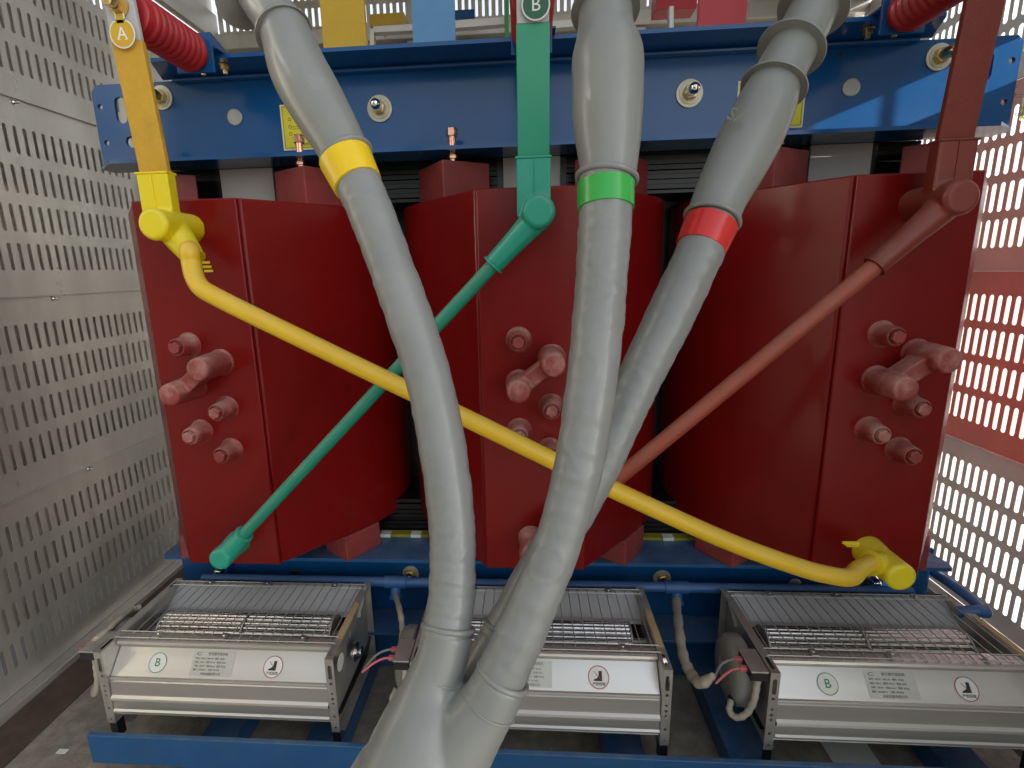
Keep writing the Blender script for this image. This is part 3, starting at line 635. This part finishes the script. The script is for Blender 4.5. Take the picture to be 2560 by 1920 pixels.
boot([(560,-140,.82,100),(640,-20,.795,104),(697,55,.778,116),(722,105,.768,128),(745,170,.757,142),(775,228,.747,146),(815,298,.737,138),(846,352,.729,128),(866,392,.724,122)],[(610,-8,.80,150,0),(706,75,.775,142,0)],'grey boot of the yellow taped leg')
boot([(1512,-130,.67,120),(1513,-40,.66,126),(1513,40,.65,132),(1514,85,.645,142),(1518,142,.64,174),(1519,215,.636,175),(1518,285,.632,172),(1520,350,.63,160),(1521,407,.627,144),(1517,446,.626,138)],[(1513,18,.652,170,0)],'grey boot of the green taped leg')
boot([(2085,-90,.80,112),(2040,10,.79,114),(1995,100,.78,116),(1958,165,.77,118),(1935,212,.765,124),(1915,260,.76,140),(1893,310,.757,148),(1865,365,.753,150),(1835,425,.748,143),(1800,495,.741,130),(1780,548,.735,124)],[(2035,15,.79,166,0),(1981,118,.778,162,0),(1937,210,.765,158,0)],'grey boot of the red taped leg')
# moulded seam and raised letters
def seam(pts,name='mould_seam'):
    sp=spline([tuple(atD(*p)) for p in pts],8); MB().tube([Vector(v) for v in sp],.0009,8).build(name,GREYB,CB,0,60)
def letters(body,px,py,d,rx,ax2,size):
    p=atD(px,py,d); n=(-ray(px,py)).normalized()
    up=(atD(*ax2,d)-p).normalized(); xx=up.cross(n).normalized(); up=n.cross(xx).normalized()
    text('moulded_letters',body,size,p,xx,up,GREYB,CB,.0012)
letters('S',1578,137,.608,0,(1578,100),.022)
letters('SA',1842,292,.712,0,(1868,250),.022)

# ---------------------------------------------------------------- background low voltage bars
def lv(name,x0,x1,z0,z1,y,m,label,t=.012):
    o=MB().box((x0,y,z0),(x1,y+t,z1)).build(name,m,None,.002,None); return tag(o,label,'busbar','painted bars behind the beam')
def lvpx(px0,px1,y,z0,z1,m,label,t=.012):
    a=atY(px0,60,y); b=atY(px1,60,y); return lv('low_voltage_bar',a.x,b.x,z0,z1,y,m,label,t)
LVY=mat('yellow_bar_paint',(.66,.42,.03),.5,var=.06,vscale=10,bump=.2,bscale=100); LVB=mat('light_blue_bar_paint',(.12,.33,.6),.4,var=.06,vscale=10,bump=.1,bscale=60); LVR=mat('bright_red_bar_paint',(.6,.03,.04),.4,var=.06,vscale=10,bump=.1,bscale=60); LVG=mat('leaf_green_bar_paint',(.03,.3,.08),.4)
lvpx(803,913,1.95,.45,1.15,LVY,'mustard yellow upright bar behind the blue beam, by the cable with yellow tape',.02)
lvpx(1030,1137,1.95,.45,1.15,LVB,'light blue upright bar behind the blue beam, left of the green bar',.02)
lvpx(1745,1865,1.95,.45,1.15,LVR,'bright red upright bar behind the blue beam, right of the middle cable',.02)
lvpx(1261,1272,2.6,.45,1.3,LVG,'thin green upright bar just left of the green bar',.02)
a=atY(925,66,2.9); b=atY(1010,30,2.9); lv('horizontal_bar',a.x,b.x,a.z,b.z,2.9,LVY,'short mustard bar end seen between the yellow and light blue bars',.1)
a=atY(1137,57,2.9); b=atY(1186,22,2.9); lv('horizontal_bar',a.x-.1,b.x,a.z,b.z,2.9,BLUE,'dark blue bar end seen right of the light blue bar',.1)
a=atY(1640,26,2.7); b=atY(1745,-30,2.7); lv('horizontal_bar',a.x,b.x,a.z,b.z,2.7,LVR,'red bar end seen left of the bright red bar',.1)
# galvanised bracket frames in the back
def fpx(p0,p1,y,w_,label):
    a=atY(*p0,y);b=atY(*p1,y); d=(b-a); L=d.length; d.normalize(); n=d.cross(Y_).normalized()
    o=MB().obox((a+b)/2,d,Y_,n,(L/2,.02,w_/2)).build('support_rail',GALV,None,.002,None); return tag(o,label,'metal rail')
fpx((935,78),(1040,72),2.8,.03,'metal rail behind, between the yellow and light blue bars')
fpx((932,75),(932,150),2.79,.02,'short metal upright just right of the mustard yellow upright bar')
fpx((1130,66),(1262,55),2.8,.035,'metal rail behind, between the light blue and green bars')
fpx((1380,66),(1535,52),2.8,.035,'metal rail behind, left of the bright red upright bar')
fpx((1676,20),(1676,120),2.6,.02,'thin metal upright left of the bright red upright bar')

# ---------------------------------------------------------------- blue conduit and taped hoses
cd=empty('wiring_conduit',(0,1.45,-.965),'light blue plastic conduit running behind the fans with tees for the wires','conduit')
zc=-1.040
pts=[(-1.15,1.578,zc),(-.5,1.578,zc),(.4,1.578,zc),(1.0,1.578,zc),(1.22,1.578,zc)]
MB().tube(pts,.0168,20).build('pipe',CONDU,cd,0,60)
q=[tuple(atY(*p)) for p in ((2392,1530,1.47),(2420,1529,1.46),(2458,1526,1.46))]
MB().tube(q,.0165,20).build('pipe',CONDU,cd,0,60)
q=[tuple(atY(*p)) for p in ((2455,1528,1.46),(2430,1500,1.50),(2380,1462,1.56),(2335,1432,1.63))]
MB().tube([Vector(v) for v in spline(q,4)],.0145,20).build('corrugated_pipe',CONDU,cd,0,60)
MB().lathe(q[0],X_,[(-.018,.012),(-.015,.018),(.012,.019),(.02,.012)],20).build('elbow',CONDU,cd,0,40)
tee=[]
for px,py in ((990,1466),(1690,1482)):
    p=atY(px,py,1.578); p.z=zc; tee.append(p)
    MB().cyl(p-X_*.038,p+X_*.038,.0212,n=24).lathe(p-Z_*.012,Vector((0,-.35,-1)),[(0,.018),(.034,.018),(.035,.022),(.044,.022)],24).build('tee',CONDU,cd,.001,30)
def hose(pts,r,label,mtl=HOSE,flat=.8):
    sp=spline([tuple(atY(*p)) for p in pts],8); rr=[r*(1+.10*math.sin(i*1.3)+.06*math.sin(i*2.9))*min(1,.55+.15*(len(sp)-1-i)) for i in range(len(sp))]
    o=MB().tube([Vector(v) for v in sp],rr,14,flat).build('wire_hose',mtl,None,0,50); return tag(o,label,'taped hose','taped wire hoses')
hose([(990,1490,1.555),(1000,1530,1.43),(1006,1570,1.38),(1004,1600,1.32),(1008,1622,1.28)],.0095,'beige taped hose hanging from the conduit to the middle fan')
hose([(1690,1500,1.555),(1697,1570,1.40),(1708,1640,1.30),(1728,1685,1.24),(1752,1708,1.19),(1782,1690,1.165)],.0145,'beige taped hose hanging from the conduit to the right fan')
hose([(352,1518,1.42),(330,1524,1.40),(300,1545,1.34),(262,1580,1.27),(232,1601,1.23)],.011,'pale taped hose lying along the left end of the left fan')

# ---------------------------------------------------------------- fans
FX,FY,FZT=-1.223,1.185,-1.020
FLAB=['silver fan unit at the left with green B label, on the blue base','silver fan unit in the middle, partly hidden by the grey cables','silver fan unit at the right with green B label and a grey motor showing']
FW_=.690
def make_fan():
    f=empty('cooling_fan',(FX,FY,FZT),FLAB[0],'cooling fan','silver fans under the coils')
    O=Vector((FX,FY,FZT))
    def pt(x,y,z): return O+Vector((x,y,z))
    prof=[(.092,-.0045),(.060,-.0045),(.054,-.007),(.052,-.013),(.055,-.020),(.062,-.024),(.064,-.031),(.014,-.088),(.009,-.0895),(.008,-.094),(.014,-.0965),(.007,-.101),(.004,-.143),(-.003,-.148),(-.0045,-.154),(-.001,-.160),(.004,-.166),(.002,-.188),(-.003,-.192),(-.003,-.197),(.006,-.200),(.010,-.206),(.008,-.211),(.014,-.215),(.05,-.217)]
    MB().strip([(FY+a,FZT+b) for a,b in prof],FX+.026,FX+FW_-.026,.0025).build('front_panel',ALU,f,0,28)
    MB().strip([(FY+a,FZT+b) for a,b in ((.352,-.003),(.338,-.004),(.336,-.012),(.272,-.052),(.270,-.060),(.262,-.064))],FX+.012,FX+FW_-.012,.002).build('rear_guide',WHITEP,f,0,28)
    MB().strip([(FY+a,FZT+b) for a,b in ((.354,-.001),(.354,-.2),(.30,-.235),(.05,-.22))],FX+.012,FX+FW_-.012,.002).build('housing_back',DARK,f,0,28)
    # impeller: blades round an axle
    mb=MB(); ax=(.198,-.078); n=22
    for k in range(n):
        th=2*math.pi*k/n; cy,cz=ax[0]+.050*math.cos(th),ax[1]+.050*math.sin(th)
        for (a,b) in ((.070,.335),(.345,.615)): mb.tube([pt(a,cy,cz),pt(b,cy,cz)],.0072,8)
    mb.build('impeller',ALUM,f,0,50)
    im=MB()
    for x in (.066,.337,.616): im.lathe(pt(x,*ax),X_,[(0,.058),(.005,.058)],32)
    im.cyl(pt(.02,*ax),pt(.67,*ax),.012).build('impeller_discs',ZINC,f,0,30)
    # wire guard
    mb=MB(); x=.030
    while x<FW_-.03:
        mb.tube([pt(x,.058,-.002),pt(x,.07,.0015),pt(x,.335,.0015),pt(x,.350,-.001)],.0016,6); x+=.0298
    mb.build('guard_wires',ZINC,f,0,60)
    mb=MB()
    for y,z in ((.062,.0015),(.086,.0035),(.318,.0035),(.343,.0015)): mb.tube([pt(.016,y,z),pt(FW_-.016,y,z)],.0014,6)
    mb.build('guard_rods',ALU,f,0,60)
    for x in (.14,.34,.575):
        for y in (.074,.331): MB().box(pt(x-.009,y-.014,.0045),pt(x+.009,y+.012,.0065)).lathe(pt(x,y,.0065),Z_,[(0,.004),(.003,.003)],10).build('guard_clip',ALU,f,.0006,None)
    # end brackets
    for s,x in ((0,0.0),(1,FW_-.024)):
        b=empty('x',(0,0,0)); bpy.data.objects.remove(b)
        fl=plate('front_post',rrect(0,-.236,.024,-.0015,.002),[stad(.012,-.042,.011,.046)]+[circ(.012,q,.0036 if k%2 else .0045,12) for k,q in enumerate((-.078,-.110,-.127,-.142,-.185,-.222))],(pt(x,.001,0),X_,Z_,-Y_),.002,None)
        tp=plate('top',rrect(0,.0,.024,.36,.002),[stad(.012,.036,.010,.046),stad(.012,.325,.010,.035)],(pt(x,0,-.001),X_,Y_,Z_),.002,None)
        fl.add(tp.v,tp.f)
        xs=.0225 if s==0 else .0015
        fl.box(pt(x+xs-.001,.003,-.215),pt(x+xs+.001,.345,-.002))
        fl.box(pt(x+xs-.001,.003,-.236),pt(x+xs+.001,.028,-.2152))
        fl.build('end_bracket',ZINC,f,0,None)
        lg=MB().box(pt(x+.001,.0035,-.290),pt(x+.023,.0055,-.230)).box(pt(x+xs-.0014,.0036,-.290),pt(x+xs+.0016,.030,-.2365)); lg.build('foot_post',DARK,f,.0006,None)
        rp=MB().box(pt(x+.001,.350,-.30),pt(x+.023,.352,-.003)).box(pt(x+xs-.0012,.33,-.30),pt(x+xs+.0012,.3498,-.2155)).build('rear_post',ZINC,f,.0006,None)
        bt=MB().box(pt(x+xs-.0012,.031,-.262),pt(x+xs+.0012,.33,-.238)).box(pt(x+xs+.0013,.031,-.262),pt(x+xs+.024,.33,-.2598)).build('bottom_angle',ZINC,f,.0006,None)
    # tan tape on the top of the right bracket
    MB().prism([(.004,.085),(.021,.083),(.023,.15),(.021,.19),(.023,.235),(.006,.25),(.002,.2),(.004,.15)],X_,Y_,Z_,pt(FW_-.024,0,0),.0005,.0025).build('tan_tape',CARD,f,0,None)
    # bearing and round paper disc outside the right bracket
    MB().lathe(pt(FW_,.150,-.098),X_,[(0,.028),(.010,.028),(.011,.016),(.026,.016),(.028,.010)],24).build('bearing',CHROME,f,.001,30)
    MB().lathe(pt(FW_-.0005,.05,-.050),X_,[(0,.024),(.001,.024)],28).build('round_sticker',PALE,f,0,30)
    # labels on the sloping panel
    n_=Vector((0,-(.088-.031),-(-.05))).normalized(); sl=Vector((0,.05,.057)).normalized(); nn=X_.cross(sl)
    def onp(x,t): return pt(x,.014+.05*t,-.088+.057*t)+nn*.0008
    def ringm(c,r0,r1,name,m,parent,n=40,ry=1):
        mb=MB(); vs=[]; fs=[]
        for k in range(n):
            th=2*math.pi*k/n; d=X_*math.cos(th)+sl*math.sin(th)
            vs+=[c+d*r0,c+d*r1]
        for k in range(n): fs.append((2*k,2*k+1,2*((k+1)%n)+1,2*((k+1)%n)))
        return mb.add(vs,fs).build(name,m,parent,0,None)
    def discm(c,r,name,m,parent,n=40):
        mb=MB(); mb.add([c+(X_*math.cos(2*math.pi*k/n)+sl*math.sin(2*math.pi*k/n))*r for k in range(n)],[tuple(range(n))]); return mb.build(name,m,parent,0,None)
    c=onp(.158,.48); d=discm(c,.0265,'letter_label',PALE,f); ringm(c+nn*.0004,.0245,.0262,'label_ring',PRG,d); text('letter_b','B',.030,c+nn*.0006,X_,sl,PRG,d,.0001)
    c=onp(.500,.46); d=discm(c,.0285,'warning_label',PALE,f); ringm(c+nn*.0004,.0262,.0282,'label_ring',PRR,d)
    bt_=[(-.013,-.009),(.009,-.009),(.009,-.006),(.0095,.015),(.001,.015),(.000,.002),(-.006,-.003),(-.013,-.0055)]
    mb=MB(); mb.add([c+nn*.0007+X_*a+sl*b for a,b in bt_],[tuple(range(len(bt_)))]); 
    mb.build('boot_symbol',BLK,d,0,None)
    mb=MB(); a=c+nn*.001+X_*-.012+sl*.014; b=c+nn*.001+X_*.006+sl*-.006; dd=(b-a).normalized(); e_=dd.cross(nn)*.0007; mb.add([a-e_,b-e_,b+e_,a+e_],[(0,1,2,3)]); mb.build('strike_line',PRR,d,0,None)
    text('warning_text','严禁踩踏',.0085,c+nn*.0006-sl*.0165,X_,sl,BLK,d,.0001)
    # name plate
    c=onp(.318,.48); mb=MB(); mb.add([c+X_*a+sl*b for a,b in ((-.062,-.030),(.062,-.030),(.062,.034),(-.062,.034))],[(0,1,2,3)]); npl=mb.build('name_plate',PLATE,f,0,None)
    text('plate_title','变压器专用风机',.0085,c+nn*.0005+X_*.010+sl*.026,X_,sl,PGREY,npl,.0001)
    for k,tx in enumerate(('型号  GFDD  590-150   噪声  58 dB','电压  220 V   频率 50 Hz   转速 1350','功率  120 W   电流 0.6 A   重量 9.8 kg','编号  20180612    日期  2018.06')): text('plate_text',tx,.0058,c+nn*.0005-X_*.054+sl*(.014-.0095*k),X_,sl,PGREY,npl,.0001,'LEFT')
    text('plate_maker','风机电器有限公司',.0075,c+nn*.0005+sl*-.0245,X_,sl,PGREY,npl,.0001)
    mb=MB(); vs=[]
    for k in range(16):
        th=R(30+k*20); vs+=[c+nn*.0005-X_*.045+sl*.026+X_*math.cos(th)*.008+sl*math.sin(th)*.0042,c+nn*.0005-X_*.0445+sl*.026+X_*math.cos(th)*.0062+sl*math.sin(th)*.0028]
    mb.add(vs,[(2*k,2*k+1,2*k+3,2*k+2) for k in range(15)]); mb.build('plate_logo',PGREY,npl,0,None)
    # motor on the left end
    mo=MB().lathe(pt(-.003,.135,-.105),-X_,[(0,.03),(.006,.03),(.0065,.088),(.012,.094),(.040,.094),(.052,.086),(.060,.070),(.061,.034),(.057,.030),(.057,.006)],48).build('motor',MOTOR,f,0,35)
    MB().lathe(pt(-.052,.075,-.150),(-.9,-.45,0),[(0,.013),(.01,.013),(.012,.010)],20).build('cable_gland',DARK,mo,0,35)
    sp=spline([tuple(pt(*q)) for q in ((-.062,.070,-.150),(-.072,.052,-.168),(-.060,.035,-.172),(-.040,.025,-.15),(-.026,.022,-.11),(-.022,.022,-.07),(-.02,.024,-.035))],6)
    MB().tube([Vector(v) for v in sp],[.0085*(1+.1*math.sin(i*1.7)) for i in range(len(sp))],14).build('taped_lead',HOSE,mo,0,50)
    # terminal block
    tb=MB().box(pt(-.046,.004,-.030),pt(-.004,.088,-.006)).build('terminal_block',DARK,f,.001,None)
    MB().box(pt(-.047,.003,-.0055),pt(-.003,.089,-.001)).build('block_cover',ZINC,tb,.001,None)
    for y in (.030,.062):
        MB().box(pt(-.066,y-.007,-.020),pt(-.0465,y+.007,-.008)).build('crimp_connector',PINK,tb,.003,None)
        sp=spline([tuple(pt(*q)) for q in ((-.064,y,-.014),(-.085,y-.004,-.016),(-.108,y-.014,-.024),(-.134,y-.026 if y<.05 else .016,-.040))],5)
        MB().tube([Vector(v) for v in sp],.0033,10).build('lead_wire',PINK if y<.05 else MOTOR,tb,0,50)
    return f
fan=make_fan()
fans=[fan]
for i,x in ((1,-.322),(2,.612)):
    c=copy_tree(fan); c.location.x=x; c['label']=FLAB[i]; fans.append(c)
for f_,sd_ in zip(fans,(3,11,23)):      # stickers never sit in quite the same place
    rg=random.Random(sd_)
    for c_ in kids(f_):
        if c_.name.split('.')[0] in ('letter_label','warning_label','name_plate'): c_.location.x+=rg.uniform(-.007,.007)
for tb_ in [o for o in bpy.data.objects if o.parent and o.parent.parent==fan and o.name.startswith('lead_wire')]: bpy.data.objects.remove(tb_)   # the left fan shows only its crimps
